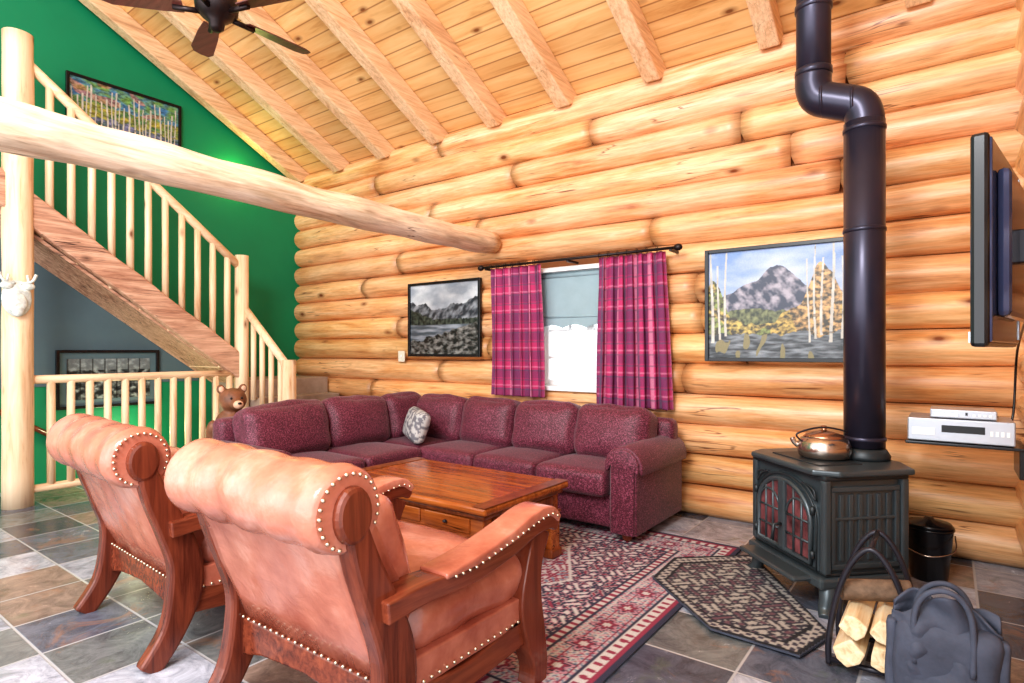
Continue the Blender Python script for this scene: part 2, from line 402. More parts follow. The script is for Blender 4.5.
# curtains
def plaid(u, w):
    b = Vector((.56, .035, .15))
    def band(t, p, wd, ph=0):
        q = ((t+ph)/p) % 1.0; return 1.0 if q < wd else 0.0
    c = b.copy()
    if band(u, .22, .38): c = c.lerp(Vector((.16, .03, .11)), .6)
    if band(w, .145, .38): c = c.lerp(Vector((.14, .04, .12)), .55)
    if band(u, .22, .07, .1) or band(w, .145, .06, .07): c = c.lerp(Vector((.8, .32, .45)), .55)
    if band(u, .11, .08, .03) or band(w, .0725, .08, .02): c = c.lerp(Vector((.06, .09, .14)), .65)
    return c
def curtain(name, x0, x1, folds, ph, x0b, x1b, zb):
    g = group(name, ((x0+x1)/2, 4.42, .85), wc=True)
    def fn(u, w):
        z = zb+w*(2.08-zb); a = math.sin(u*folds*2*math.pi+ph+.5*math.sin(w*4))
        amp = .034+.012*(1-w)
        xa = x0b+(x0-x0b)*w; xb = x1b+(x1-x1b)*w
        return (xa+(xb-xa)*u+.014*math.sin(u*folds*4*math.pi), 4.46+amp*a*.8, z)
    o = grid('cloth', fn, 160, 110, M['plaid'], g, lambda u, w: plaid(u, w))
    m = o.modifiers.new('solid', 'SOLIDIFY'); m.thickness = .004
    for k in range(7):
        xr = x0+(x1-x0)*(k+.5)/7
        tube('ring_%d' % k, [(xr, 4.40+.022*math.cos(t*math.pi/6), 2.09+.022*math.sin(t*math.pi/6)) for t in range(12)], .003, M['rod'], g, 6, closed=True)
curtain('curtain', -3.55, -2.97, 6, 0, -3.55, -2.93, .87)
curtain('curtain.001', -2.39, -1.80, 7, 1, -2.42, -1.74, .83)
R = group('curtain_rod', (-2.63, 4.4, 2.09), wc=True)
tube('rod', [(-3.60, 4.40, 2.09), (-1.70, 4.40, 2.09)], .012, M['rod'], R)
for x, s in ((-3.60, -1), (-1.70, 1)):
    bm = bmesh.new(); ell(bm, (x+.03*s, 4.40, 2.09), (.035, .028, .028)); bm_obj('finial', bm, M['rod'], R, True)
for x in (-3.57, -2.66, -1.73): box('bracket', (x-.01, 4.395, 2.065), (x+.01, WY+.03, 2.085), M['rod'], R, .002)
# ---------------------------------------------------------------- pictures
def trunk(u, w, k):
    return Vector((.80, .75, .66))*(.75+.25*N3(k*3, w*9)) if N3(k*9.1, w*14) < .5 else Vector((.30, .26, .22))
def aspens(u, w):
    sky = Vector((.20, .32, .60)); c = sky.lerp(Vector((.75, .80, .88)), cl(1.15-w+.5*fbm(u*3, w*6, 1)))
    mt = .58+.27*math.exp(-((u-.5)/.17)**2)+.06*math.exp(-((u-.24)/.1)**2)+.035*fbm(u*9, 1.3)
    if w < mt:
        g = fbm(u*14+w*8, w*10-u*6); c = Vector((.04, .05, .09)).lerp(Vector((.46, .42, .48)), cl(.30+g*1.3))
    if w < .44+.05*fbm(u*8, 5.5):
        g = fbm(u*26, w*18, 9); c = Vector((.03, .04, .02)).lerp(Vector((.26, .28, .12)), cl(.4+g))
    tl = .34+.10*fbm(u*6, 3.3)+.46*math.exp(-((u-.79)/.14)**2)+.42*math.exp(-((u-.03)/.09)**2)
    if w < tl:
        g = fbm(u*24, w*26, 2); dk = Vector((.05, .04, .02)); lt = Vector((.70, .48, .12))
        if .60 < u+.05*N3(w*6, 1) < .92: lt = Vector((.78, .46, .18))
        elif u < .45: lt = Vector((.30, .36, .10)) if N3(u*6, w*5) > 0 else Vector((.70, .52, .14))
        c = dk.lerp(lt, cl(.42+g*1.25))
    if w < .22+.05*fbm(u*7, 7):
        g = fbm(u*7, w*30, 8); c = Vector((.03, .035, .04)).lerp(Vector((.30, .33, .36)), cl(.32+g))
        if N3(u*16, w*5, 2) > .32: c = Vector((.26, .22, .10))
    for k, (t, wd) in enumerate(((.02, .011), (.075, .008), (.13, .009), (.70, .006), (.745, .007), (.79, .008), (.85, .010), (.91, .009), (.965, .012))):
        if abs(u-t-.010*math.sin(w*4+t*20)) < wd*(1.15-.5*w) and w > .14+.03*(k % 3) and w < 1-.12*(k % 2): c = trunk(u, w, k)
    return c
def lake(u, w):
    c = Vector((.36, .40, .46)).lerp(Vector((.7, .72, .75)), cl(.5+fbm(u*4, w*5)))
    if w < .64+.26*abs(u-.45)+.07*fbm(u*7, 2): c = Vector((.03, .035, .045)).lerp(Vector((.34, .36, .39)), cl(.34+fbm(u*12, w*12-u*8)))
    if w < .5+.22*max(0, .35-u)*2+.03*fbm(u*30, 3): c = Vector((.01, .015, .012)).lerp(Vector((.10, .12, .09)), cl(.35+fbm(u*26, w*18)))
    if w < .42: c = Vector((.08, .10, .12)).lerp(Vector((.36, .39, .44)), cl(.3+fbm(u*4, w*22)))
    if w < .18+.30*cl(u-.1)+.05*fbm(u*9, 1): c = Vector((.012, .012, .01)).lerp(Vector((.30, .29, .27)), cl(.28+fbm(u*14, w*18, 4)))
    return c
def fall(u, w):
    g = cl(.5+fbm(u*9, w*9)); h = cl(.5+fbm(u*22, w*22, 4))
    top = Vector((.08, .24, .48)).lerp(Vector((.22, .42, .12)), g)
    if N3(u*5, w*5, 8) > .2: top = top.lerp(Vector((.65, .24, .16)), .6)
    midc = Vector((.52, .44, .08)).lerp(Vector((.08, .24, .10)), g)
    low = Vector((.05, .14, .08)).lerp(Vector((.26, .26, .46)), g)
    c = top if w > .6+.12*(g-.5) else (midc if w > .32+.1*(g-.5) else low)
    c = c*(.4+.8*h)
    for k in range(24):
        t = (k+.5)/24+.012*math.sin(k*7.3); wd = .005+.004*((k*37) % 5)/5
        if abs(u-t-.006*math.sin(w*5+k)) < wd and .10+.06*math.sin(k*3) < w < .80+.14*math.sin(k*5): return trunk(u, w, k)
    return c
def village(u, w):
    g = cl(.38+fbm(u*14, w*10)); c = Vector((.015, .02, .025)).lerp(Vector((.34, .38, .38)), g**1.8)
    if w > .72: c = c.lerp(Vector((.30, .34, .36)), .5)
    if (u*7 % 1) < .12: c = c*.3
    return c
def picture(name, axis, a0, a1, z0, z1, fn, matw=.03, fw=.028, matm='white'):
    P = WY-.012 if axis == 'y' else GX+.012
    s = -1 if axis == 'y' else 1
    g = group(name, ((a0+a1)/2, P, z0) if axis == 'y' else (P, (a0+a1)/2, z0), wc=True)
    def b(nm, lo, hi, d0, d1, mat, bv=.003):
        ds = sorted((P+s*d0, P+s*d1))
        if axis == 'y': box(nm, (lo[0], ds[0], lo[1]), (hi[0], ds[1], hi[1]), mat, g, bv)
        else: box(nm, (ds[0], lo[0], lo[1]), (ds[1], hi[0], hi[1]), mat, g, bv)
    b('frame_left', (a0, z0), (a0+fw, z1), 0, .035, M['blk']); b('frame_right', (a1-fw, z0), (a1, z1), 0, .035, M['blk'])
    b('frame_bottom', (a0+fw, z0), (a1-fw, z0+fw), 0, .035, M['blk']); b('frame_top', (a0+fw, z1-fw), (a1-fw, z1), 0, .035, M['blk'])
    b('mat_board', (a0+fw, z0+fw), (a1-fw, z1-fw), .0, .012, M[matm], 0)
    e = fw+matw; d = P+s*.016
    def pos(u, w):
        a = a0+e+(a1-a0-2*e)*u; z = z0+e+(z1-z0-2*e)*w
        return (a, d, z) if axis == 'y' else (d, a, z)
    grid('print', pos, 300, 220, M['paint'], g, fn)
picture('picture_aspen_mountain', 'y', -1.50, -.46, 1.215, 2.06, aspens, .0)
picture('picture_mountain_lake', 'y', -4.75, -3.73, 1.23, 2.02, lake, 0)
picture('picture_autumn_forest', 'x', 2.03, 3.1, 3.45, 4.02, fall, 0)
picture('picture_village', 'x', 1.95, 2.87, .72, 1.3, village, .06, .028, 'greyb')
g = group('light_switch', (-4.88, WY, 1.22), wc=True)
box('plate', (-4.93, WY-.02, 1.17), (-4.83, WY-.008, 1.29), M['bulb'], g, .003); box('toggle', (-4.89, WY-.03, 1.22), (-4.87, WY-.018, 1.245), M['white'], g, .002)
# ---------------------------------------------------------------- stairs
SX = -6.2
st = group('staircase', (SX, 3.4, 0), wc=True)
box('landing', (GX+.01, 3.45, .0), (SX+.02, WY-.03, .97), M['stone'], st, .01)
for i in range(1, 5):
    x = SX+.23*(i-1)+.02
    box('lower_step_%d' % i, (x, 3.5, 0), (x+.23, WY-.03, .97-.19*i), M['stone'], st, .008)
for i in range(1, 10):
    y = 3.45-.254*i
    box('tread_%d' % i, (GX+.01, y-.01, .97+.19*i-.05), (SX-.03, y+.28, .97+.19*i), M['piney'], st, .008)
    box('riser_%d' % i, (GX+.01, y+.235, .97+.19*(i-1)), (SX-.04, y+.25, .97+.19*i-.05), M['piney'], st, .002)
def zs(y): return 1.28+.747*(3.38-y)
up = [(3.42-i*.2, zs(3.42-i*.2)+.02*N3(i*.9, 2)) for i in range(12)]
dn = [(3.42-i*.2, zs(3.42-i*.2)-.30+.02*N3(i*.8, 5)) for i in range(12)]
prism('stringer', up+dn[::-1], 'x', SX-.05, SX+.05, M['string'], st, .02)
prism('stringer_inner', [(3.45, .92), (3.45, 1.1), (1.15, 2.85), (1.15, 2.6)], 'x', GX+.01, GX+.04, M['string'], st, .005)
prism('soffit', [(3.45, .93), (3.45, .95), (1.15, 2.63), (1.15, 2.59)], 'x', GX+.04, SX-.05, M['string'], st, 0)
box('loft_platform', (GX+.01, .0, 2.55), (SX+.1, 1.10, 2.68), M['piney'], st, .01)
tube('newel_lower', [(SX, 3.42, 0), (SX, 3.42, 1.2), (SX, 3.42, 2.33)], [.075, .072, .07], M['pine'], st, 16, wob=.1)
PY = 1.495
pts = [(SX, PY, z*.25) for z in range(0, 16)]+[(SX, PY, 3.92)]
tube('log_post', pts, .105, M['pine'], st, 20, wob=.08)
tube('newel_upper', [(SX, 1.18, 2.6), (SX, 1.18, 3.98)], .06, M['pine'], st, 14)
def zr(y): return 2.22+.81*(3.38-y)
tube('handrail_upper', [(SX, y, zr(y)) for y in (3.42, 2.9, 2.4, 1.9, 1.45)], .042, M['piney'], st, 12, wob=.1)
n = 11
for i in range(n):
    y = 3.26-i*.155
    if y > 1.62: tube('baluster_up_%d' % i, [(SX, y, zs(y)-.02), (SX, y, (zs(y)+zr(y))/2), (SX, y, zr(y))], .031, M['pine'], st, 10, wob=.15, seed=i)
tube('guard_rail_top', [(SX, y, 1.05) for y in (1.5, 2.2, 2.8, 3.42)], .036, M['piney'], st, 12, wob=.1)
tube('guard_rail_bottom', [(SX, y, .13) for y in (1.5, 2.2, 2.8, 3.42)], .034, M['piney'], st, 12, wob=.1)
for i in range(12):
    y = 1.72+i*.142; tube('baluster_low_%d' % i, [(SX, y, .13), (SX, y, .6), (SX, y, 1.05)], .031, M['pine'], st, 10, wob=.15, seed=i*3)
tube('newel_foot', [(-5.38, 3.47, 0), (-5.38, 3.47, 1.2)], .07, M['pine'], st, 14, wob=.1)
tube('handrail_lower', [(SX, 3.46, 1.75), (-5.38, 3.46, 1.12)], .042, M['pine'], st, 12)
for i in range(4):
    x = SX+.17*(i+1); zt = 1.75-.63*(x-SX)/.82
    tube('baluster_flight_%d' % i, [(x, 3.46, zt-.86), (x, 3.46, zt)], .028, M['pine'], st, 10)
tube('wall_handrail', [(GX+.07, 1.0, 1.1), (GX+.07, 2.1, .35)], .025, M['redy'], st, 10)
g = group('post_ornament', (SX+.115, 1.45, 1.75), wc=True)
ox, oy = SX+.118, 1.46
bm = bmesh.new()
ell(bm, (ox, oy, 1.72), (.03, .10, .15)); ell(bm, (ox+.025, oy, 1.68), (.03, .065, .085)); ell(bm, (ox+.03, oy, 1.62), (.03, .04, .05)); ell(bm, (ox+.02, oy-.07, 1.82), (.02, .045, .03)); ell(bm, (ox+.02, oy+.07, 1.82), (.02, .045, .03))
bm_obj('face', bm, M['orn'], g, True)
for s in (-1, 1):
    tube('antler', cr([(ox+.02, oy+.02*s, 1.84), (ox+.03, oy+.09*s, 1.86), (ox+.03, oy+.12*s, 1.92)]), .012, M['orn'], g, 8)
    tube('tine', [(ox+.03, oy+.07*s, 1.85), (ox+.03, oy+.06*s, 1.91)], .009, M['orn'], g, 8)
# ---------------------------------------------------------------- ceiling fan
FX, FY, FZ = -3.90, 1.98, 3.56
g = group('ceiling_fan', (FX, FY, FZ))
lathe('motor', [(.02, .14), (.07, .13), (.12, .09), (.135, .03), (.13, -.02), (.09, -.06), (.05, -.09), (.045, -.13), (.02, -.15)], (0, 0, 0), M['fanm'], g)
tube('downrod', [(0, 0, .1), (0, 0, zc(FY)-FZ)], .016, M['fanm'], g)
lathe('canopy', [(.03, -.1), (.08, -.03), (.09, .06)], (0, 0, zc(FY)-FZ-.05), M['fanm'], g)
for i in range(5):
    a = math.radians(90+72*i); ca_, sa = math.cos(a), math.sin(a)
    poly = [(.2, -.05), (.35, -.065), (.62, -.075), (.68, -.05), (.69, 0), (.68, .05), (.62, .075), (.35, .065), (.2, .05)]
    V = []
    for zz in (0, .008):
        for (x, y) in poly: V.append((x*ca_-y*sa, x*sa+y*ca_, -.02+zz+y*.22))
    m_ = len(poly); F = [tuple(range(m_)), tuple(range(m_, 2*m_))]+[(k, (k+1) % m_, m_+(k+1) % m_, m_+k) for k in range(m_)]
    mk('blade_%d' % (i+1), V, F, M['fan'], g, False)
    tube('blade_arm_%d' % (i+1), [(.1*ca_, .1*sa, -.03), (.26*ca_, .26*sa, -.03)], .018, M['fanm'], g, 8)
# ---------------------------------------------------------------- sofa
S = group('sectional_sofa', (-3.2, 4.0, 0), wc=True)
sf = M['sofa']
box('base_long', (-4.5, 3.68, .07), (-1.66, 4.42, .30), sf, S, .02)
box('base_short', (-4.5, 2.28, .07), (-3.66, 3.72, .30), sf, S, .02)
cushion('back_frame_long', (-4.52, 4.26, .1), (-1.66, 4.42, .78), sf, S, .06)
cushion('back_frame_short', (-4.56, 2.26, .1), (-4.38, 4.42, .78), sf, S, .06)
for i, (a, b) in enumerate([(-3.68, -3.06), (-3.06, -2.46), (-2.46, -1.87)]):
    cushion('seat_%d' % i, (a+.004, 3.58, .29), (b-.004, 4.24, .47), sf, S, .05, (0, 0, .025), wr=.004)
cushion('seat_corner', (-4.36, 3.60, .29), (-3.69, 4.24, .47), sf, S, .05, (0, 0, .02))
for i, (a, b) in enumerate([(2.38, 3.0), (3.0, 3.60)]):
    cushion('seat_s%d' % i, (-4.34, a+.004, .29), (-3.60, b-.004, .47), sf, S, .05, (0, 0, .025), wr=.004)
for i, (a, b) in enumerate([(-4.16, -3.57), (-3.57, -2.98), (-2.98, -2.38), (-2.38, -1.76)]):
    cushion('back_%d' % i, (a-.004, 4.00, .44), (b+.004, 4.27, .86), sf, S, .09, (0, .045, .02), rot=(-.24, 0, .03*(-1)**i), wr=.016, n=14)
for i, (a, b) in enumerate([(2.34, 3.07), (3.07, 3.72), (3.72, 4.20)]):
    cushion('back_s%d' % i, (-4.40, a-.004, .44), (-4.13, b+.004, .87), sf, S, .09, (.045, 0, .02), rot=(.02*(-1)**i, -.24, 0), wr=.016, n=14)
def armprof(c, w, r, zt, sgn):
    pts = [(c-w, .07), (c-w, zt-.12)]
    for i in range(13):
        th = math.radians(200-220*i/12); pts.append((c+r*math.cos(th), zt-r+r*math.sin(th)))
    pts += [(c+w, zt-.14), (c+w, .07)]
    return pts
prism('arm_right', armprof(-1.745, .10, .14, .655, 1), 'y', 3.60, 4.42, sf, S, .02, True)
prism('arm_right_welt', armprof(-1.745, .085, .12, .64, 1), 'y', 3.58, 3.61, sf, S, .01, True)
prism('arm_left', armprof(2.27, .09, .13, .62, 1), 'x', -4.54, -3.62, sf, S, .02, True)
for x, y in ((-1.74, 3.66), (-1.74, 4.36), (-3.0, 3.74), (-3.7, 2.3), (-4.45, 2.3)):
    lathe('foot', [(.02, .013), (.035, .03), (.04, .08)], (x, y, 0), M['red'], S, 12)
p = cushion('throw_pillow', (-4.08, 3.70, .485), (-3.62, 3.81, .77), vcolmat('pillow_cloth', .9), None, .05, (0, .035, 0), rot=(-.3, .05, -.55), n=36)
ca = p.data.color_attributes.new('Col', 'FLOAT_COLOR', 'POINT')
for i, vv in enumerate(p.data.vertices):
    q = fbm(vv.co.x*26, vv.co.z*36, vv.co.y*6); ca.data[i].color = (.58, .55, .53, 1) if q > .0 else (.20, .19, .21, 1)
# ---------------------------------------------------------------- coffee table
T = group('coffee_table', (-2.58, 2.81, 0), wc=True)
x0, x1, y0, y1 = -3.27, -1.92, 2.36, 3.20
box('top', (x0, y0, .435), (x1, y1, .478), M['table'], T, .014)
for k, (lo, hi) in enumerate([((x0+.001, y0+.001, .4785), (x0+.09, y1-.001, .4815)), ((x1-.09, y0+.001, .4785), (x1-.001, y1-.001, .4815))]):
    box('breadboard_%d' % k, lo, hi, M['tabledk'], T, .001)
box('top_molding', (x0+.025, y0+.025, .405), (x1-.025, y1-.025, .435), M['tabledk'], T, .012)
box('apron', (x0+.05, y0+.05, .30), (x1-.05, y1-.05, .405), M['table'], T, .006)
box('lip', (x0+.035, y0+.035, .285), (x1-.035, y1-.035, .305), M['tabledk'], T, .008)
for x in (x0+.09, x1-.09):
    for y in (y0+.09, y1-.09):
        box('leg', (x-.05, y-.05, .013), (x+.05, y+.05, .30), M['table'], T, .012); box('leg_block', (x-.06, y-.06, .013), (x+.06, y+.06, .07), M['tabledk'], T, .012)
box('lower_shelf', (x0+.07, y0+.07, .10), (x1-.07, y1-.07, .13), M['table'], T, .006)
for k in range(3):
    xa = x0+.12+k*.375
    box('drawer_%d' % k, (xa, y0+.04, .315), (xa+.34, y0+.052, .395), M['table'], T, .006)
    lathe('knob_%d' % k, [(.004, 0), (.014, .006), (.01, .016)], (xa+.17, y0+.03, .35), M['black'], T, 10)
for k in range(2):
    ya = y0+.12+k*.31
    box('end_panel_%d' % k, (x1-.052, ya, .315), (x1-.04, ya+.28, .395), M['tabledk'], T, .006)
# ---------------------------------------------------------------- armchairs
def armchair(name, loc, rz, hw=.425):
    g = group(name, loc, rz); L, Rw, Ry = M['leather'], M['red'], M['redy']
    back = [(.20, .30), (.15, .42), (.10, .55), (.05, .68), (.0, .78), (-.03, .84), (.0, .93), (.08, .93), (.13, .86), (.17, .78), (.23, .66), (.30, .52), (.36, .36), (.36, .28)]
    nx_, V, F = 24, [], []
    bp = [(a, b) for a, b in back]; m_ = len(bp)
    for i in range(nx_+1):
        x = -hw+.03+(2*hw-.06)*i/nx_
        for k, (a, b) in enumerate(bp):
            dd = .010*N3(x*9, b*9, loc[0])+.006*math.sin(i/nx_*math.pi)
            V.append((x, a-dd, b))
    for i in range(nx_):
        for k in range(m_): F.append((i*m_+k, i*m_+(k+1) % m_, (i+1)*m_+(k+1) % m_, (i+1)*m_+k))
    F.append(tuple(range(m_))); F.append(tuple(nx_*m_+k for k in range(m_)))
    mk('back_panel', V, F, L, g, True)
    pts = []; rs = []; nx = 48
    for i in range(nx+1):
        t = i/nx; x = -hw-.015+(2*hw+.03)*t; e = min(t, 1-t)*nx
        r = .122 - (.018 if e < 1 else (.006 if e < 2 else 0)) + .004*math.sin(x*34+1)*max(0, 1-abs(x)/hw*.5)+.004*N3(x*9, 3)
        pts.append((x, .035, .865)); rs.append(r)
    tube('head_roll', pts, rs, L, g, 32, wob=.07)
    cushion('inner_back', (-hw+.05, .18, .42), (hw-.05, .34, .86), L, g, .07, (0, .05, 0), rot=(.28, 0, 0), wr=.01)
    cushion('seat', (-hw-.015, .27, .335), (hw+.015, .90, .535), L, g, .09, (0, .02, .03), wr=.016, n=18)
    cushion('seat_platform', (-hw+.03, .24, .24), (hw-.03, .92, .37), L, g, .03)
    for s in (-1, 1):
        xo = s*hw; xa, xb = (xo-.035, xo+.035)
        poly = ribbon([(.045, .84), (.09, .70), (.15, .56), (.20, .42), (.20, .28), (.15, .13), (.06, .0)], [.07, .095, .115, .13, .135, .10, .09])
        prism('rear_post', poly, 'x', xa, xb, Rw, g, .014)
        disc = [(.04+.060*math.cos(t*math.pi/12), .855+.08*math.sin(t*math.pi/12)) for t in range(24)]
        prism('scroll_disc', disc, 'x', min(xo, xo+s*.04), max(xo, xo+s*.04), Rw, g, .014)
        studs('scroll_nails', [(xo+s*.018, .035+.096*math.cos(t*math.pi/13), .865+.102*math.sin(t*math.pi/13)) for t in range(-2, 19)], .007, M['brass'], g)
        poly = ribbon([(.13, .565), (.3, .575), (.5, .565), (.7, .59), (.86, .63), (.96, .635), (1.01, .60)], [.065, .06, .055, .055, .06, .065, .035])
        prism('arm', poly, 'x', xo-.055+s*.01, xo+.055+s*.01, Ry, g, .016)
        poly = ribbon([(.36, .60), (.55, .612), (.72, .64), (.86, .672), (.96, .672), (1.02, .63)], [.02, .035, .042, .042, .04, .03])
        prism('arm_pad', poly, 'x', xo-.062+s*.01, xo+.062+s*.01, L, g, .018, True)
        pn = []
        for sd in (-1, 1):
            for t in range(19):
                y = .40+.033*t; z = .592+(.0 if y < .5 else (y-.5)*.17) - (0 if y < .95 else (y-.95)*.6)
                pn.append((xo+s*.01+sd*.063, y, z))
        studs('arm_nails', pn, .0065, M['brass'], g)
        poly = ribbon([(.94, .60), (.89, .48), (.87, .34), (.90, .2), (.93, .08), (.92, .0)], [.11, .10, .13, .12, .09, .09])
        prism('front_post', poly, 'x', xa-.005, xb+.005, Rw, g, .014)
        prism('side_rail', ribbon([(.2, .25), (.5, .21), (.88, .25)], [.13, .09, .13]), 'x', xo-.02, xo+.02, Ry, g, .01)
        studs('rail_nails', [(xo+s*.024, .27+.035*t, .29) for t in range(16)], .0075, M['brass'], g)
        prism('rail_leather', [(.22, .27), (.88, .27), (.88, .37), (.22, .37)], 'x', xo-.022, xo+.020, L, g, .006)
    prism('front_rail', ribbon([(-hw, .18), (-.2, .2), (0, .19), (.2, .2), (hw, .18)], [.14, .09, .08, .09, .14]), 'y', .90, .94, Ry, g, .01)
    studs('front_nails', [(-.38+.038*t, .945, .26) for t in range(21)], .007, M['brass'], g)
    prism('rear_rail', [(-hw, .17), (-.25, .21), (0, .23), (.25, .21), (hw, .17), (hw, .32), (-hw, .32)], 'y', .175, .215, Ry, g, .008)
    studs('rear_nails', [(-.36+.036*t, .172, .325) for t in range(21)], .007, M['brass'], g)
    return g
armchair('leather_armchair', (-1.715, .98, 0), 0, .405)
armchair('leather_armchair.001', (-3.03, 1.0, 0), math.radians(-3))
# ---------------------------------------------------------------- rugs
cr_, na, rd, pk, bl = Vector((.62, .58, .56)), Vector((.04, .04, .075)), Vector((.30, .04, .08)), Vector((.55, .28, .34)), Vector((.20, .24, .32))
RXa, RXb, RYa, RYb = -2.92, -1.08, 1.72, 3.98
def rug(u, w):
    Wd, L = RXb-RXa, RYb-RYa; x, y = u*Wd, w*L
    ex, ey = min(x, Wd-x), min(y, L-y); e = min(ex, ey); t = y if ex < ey else x
    p2 = 2*math.pi
    if e < .025: return na
    if e < .05: return rd
    if e < .10: return rd if math.sin(p2*t/.06)*math.sin(p2*(e-.05)/.1) > .2 else cr_
    if e < .115: return na
    if e < .30:
        q = (e-.2075)/.09
        tt = (t/.22) % 1-.5; ang = math.atan2(q, tt*2.4)
        rr = math.hypot(tt*2.4, q)/(1+.22*math.cos(6*ang))
        if rr < .22: return cr_
        if rr < .42: return rd
        if rr < .5: return na
        if rr < .66: return pk
        if rr < .74: return na
        f = math.sin(p2*t/.048+2*math.sin(p2*e/.09))*math.cos(p2*e/.05)
        return pk if f > .4 else (bl if f < -.5 else (rd if abs(f) < .08 else cr_*.92))
    if e < .315: return na
    if e < .355: return cr_ if math.sin(p2*t/.05) > 0 else rd
    if e < .37: return na
    xx, yy = abs(x-Wd/2), abs(y-L/2)
    d = xx/.30+yy/.48
    f = math.sin(p2*xx/.10+1.4*math.sin(p2*yy/.13))*math.cos(p2*yy/.11+1.4*math.sin(p2*xx/.15)); h = math.sin(p2*(xx+yy)/.045)*math.sin(p2*(xx-yy)/.045)
    base = rd if (d < 1) else na
    if .96 < d < 1.03: return cr_
    if f > .52: return cr_
    if f > .34: return pk
    if f > .28: return na
    if f < -.72: return rd if d >= 1 else bl
    if f < -.56: return cr_*.8
    if h > .55: return pk if d >= 1 else cr_
    return base
g = group('persian_rug', ((RXa+RXb)/2, (RYa+RYb)/2, 0), wc=True)
grid('pile', lambda u, w: (RXa+(RXb-RXa)*u, RYa+(RYb-RYa)*w, .012), 240, 290, M['rugm'], g, rug)
box('backing', (RXa, RYa, .001), (RXb, RYb, .0105), M['canvas'], g, 0)
hp = [(-.98, 3.86), (-1.36, 3.52), (-1.34, 3.14), (-.88, 2.72), (-.50, 2.70), (-.42, 2.98)]
def poly_inset(P, d):
    n = len(P); out = []
    cx = sum(p[0] for p in P)/n; cy = sum(p[1] for p in P)/n
    for p in P:
        v_ = Vector((cx-p[0], cy-p[1])); out.append((p[0]+v_.x*d, p[1]+v_.y*d))
    return out
def inside(P, x, y):
    c = False; n = len(P)
    for i in range(n):
        a, b = P[i], P[i-1]
        if (a[1] > y) != (b[1] > y) and x < (b[0]-a[0])*(y-a[1])/(b[1]-a[1])+a[0]: c = not c
    return c
g = group('hearth_rug', (-.9, 3.2, 0), wc=True)
prism('base', hp, 'z', .013, .022, M['canvas'], g, 0)
i1, i2, i3 = poly_inset(hp, .05), poly_inset(hp, .16), poly_inset(hp, .2)
V, F, CO = [], [], []
stp = .0075; nx = int(1.15/stp); ny = int(1.35/stp); idx = {}
def hcol(x, y):
    if not inside(i1, x, y): return Vector((.02, .02, .025))
    if not inside(i2, x, y): return Vector((.44, .40, .36)) if math.sin(x*120)*math.sin(y*120) > -.1 else Vector((.06, .05, .07))
    if not inside(i3, x, y): return Vector((.02, .02, .025))
    f = math.sin(x*60+1.5*math.sin(y*45))*math.cos(y*55+1.5*math.sin(x*40)); h = math.sin(x*150)*math.sin(y*150)
    if f > .42: return Vector((.44, .40, .36))
    if f < -.6: return Vector((.16, .08, .10))
    return Vector((.30, .27, .25)) if h > .4 else Vector((.045, .04, .055))
for j in range(ny):
    for i in range(nx):
        x = -1.42+i*stp; y = 2.62+j*stp
        if inside(hp, x, y): idx[(i, j)] = len(V); V.append((x, y, .0235)); CO.append(hcol(x, y))
for (i, j) in idx:
    q = [(i, j), (i+1, j), (i+1, j+1), (i, j+1)]
    if all(k in idx for k in q): F.append(tuple(idx[k] for k in q))
mk('pile', V, F, M['rugm'], g, False, CO)
# ---------------------------------------------------------------- stove
rz = math.radians(-44.4); SCN = Vector((-.545, 3.60, 0))
g = group('wood_stove', SCN, rz); I, ID = M['iron'], M['irond']
box('body', (-.29, -.21, .17), (.29, .21, .665), I, g, .012)
box('base_skirt', (-.32, -.26, .13), (.32, .23, .185), I, g, .015)
box('ash_lip', (-.25, -.36, .15), (.25, -.24, .175), I, g, .012)
box('mid_band', (-.305, -.225, .185), (.305, .22, .205), ID, g, .008)
box('top_rim', (-.315, -.235, .655), (.315, .235, .685), ID, g, .01)
prism('top_plate', [(-.345, -.17), (-.27, -.27), (.27, -.27), (.345, -.17), (.345, .24), (.16, .33), (-.10, .33), (-.345, .24)], 'z', .68, .71, I, g, .01)
box('top_oval', (-.2, -.18, .708), (.2, .07, .716), ID, g, .004)
for sx in (-1, 1):
    for sy in (-1, 1):
        pts = cr([(sx*.26, sy*.18, .15), (sx*.29, sy*.20, .09), (sx*.30, sy*.22, .03), (sx*.33, sy*.245, .0)])
        tube('leg', pts, [.045-.018*i/(len(pts)-1) for i in range(len(pts))], I, g, 12)
        prism('corner_pilaster', [(sx*.295-.02, sy*.215-.02), (sx*.295+.02, sy*.215-.02), (sx*.295+.02, sy*.215+.02), (sx*.295-.02, sy*.215+.02)], 'z', .2, .66, I, g, .01)
def arch(hw, zb, zt, zsp, n=16, y=0):
    pts = [(-hw, zb)]
    for i in range(n+1):
        th = math.pi-math.pi*i/n; pts.append((hw*math.cos(th), zsp+(zt-zsp)*math.sin(th)))
    pts.append((hw, zb)); return pts
prism('door_surround', arch(.265, .20, .64, .44), 'y', -.235, -.20, I, g, .01)
prism('door_glass', arch(.215, .245, .595, .43), 'y', -.243, -.23, M['sglass'], g, 0)
ao = arch(.225, .235, .605, .43); tube('door_frame', [(a, -.245, b) for a, b in ao], .014, I, g, 8, closed=True)
ao = arch(.256, .21, .632, .44); tube('surround_bead', [(a, -.236, b) for a, b in ao], .007, ID, g, 8, closed=True)
box('door_stile', (-.028, -.262, .235), (.028, -.235, .605), I, g, .008)
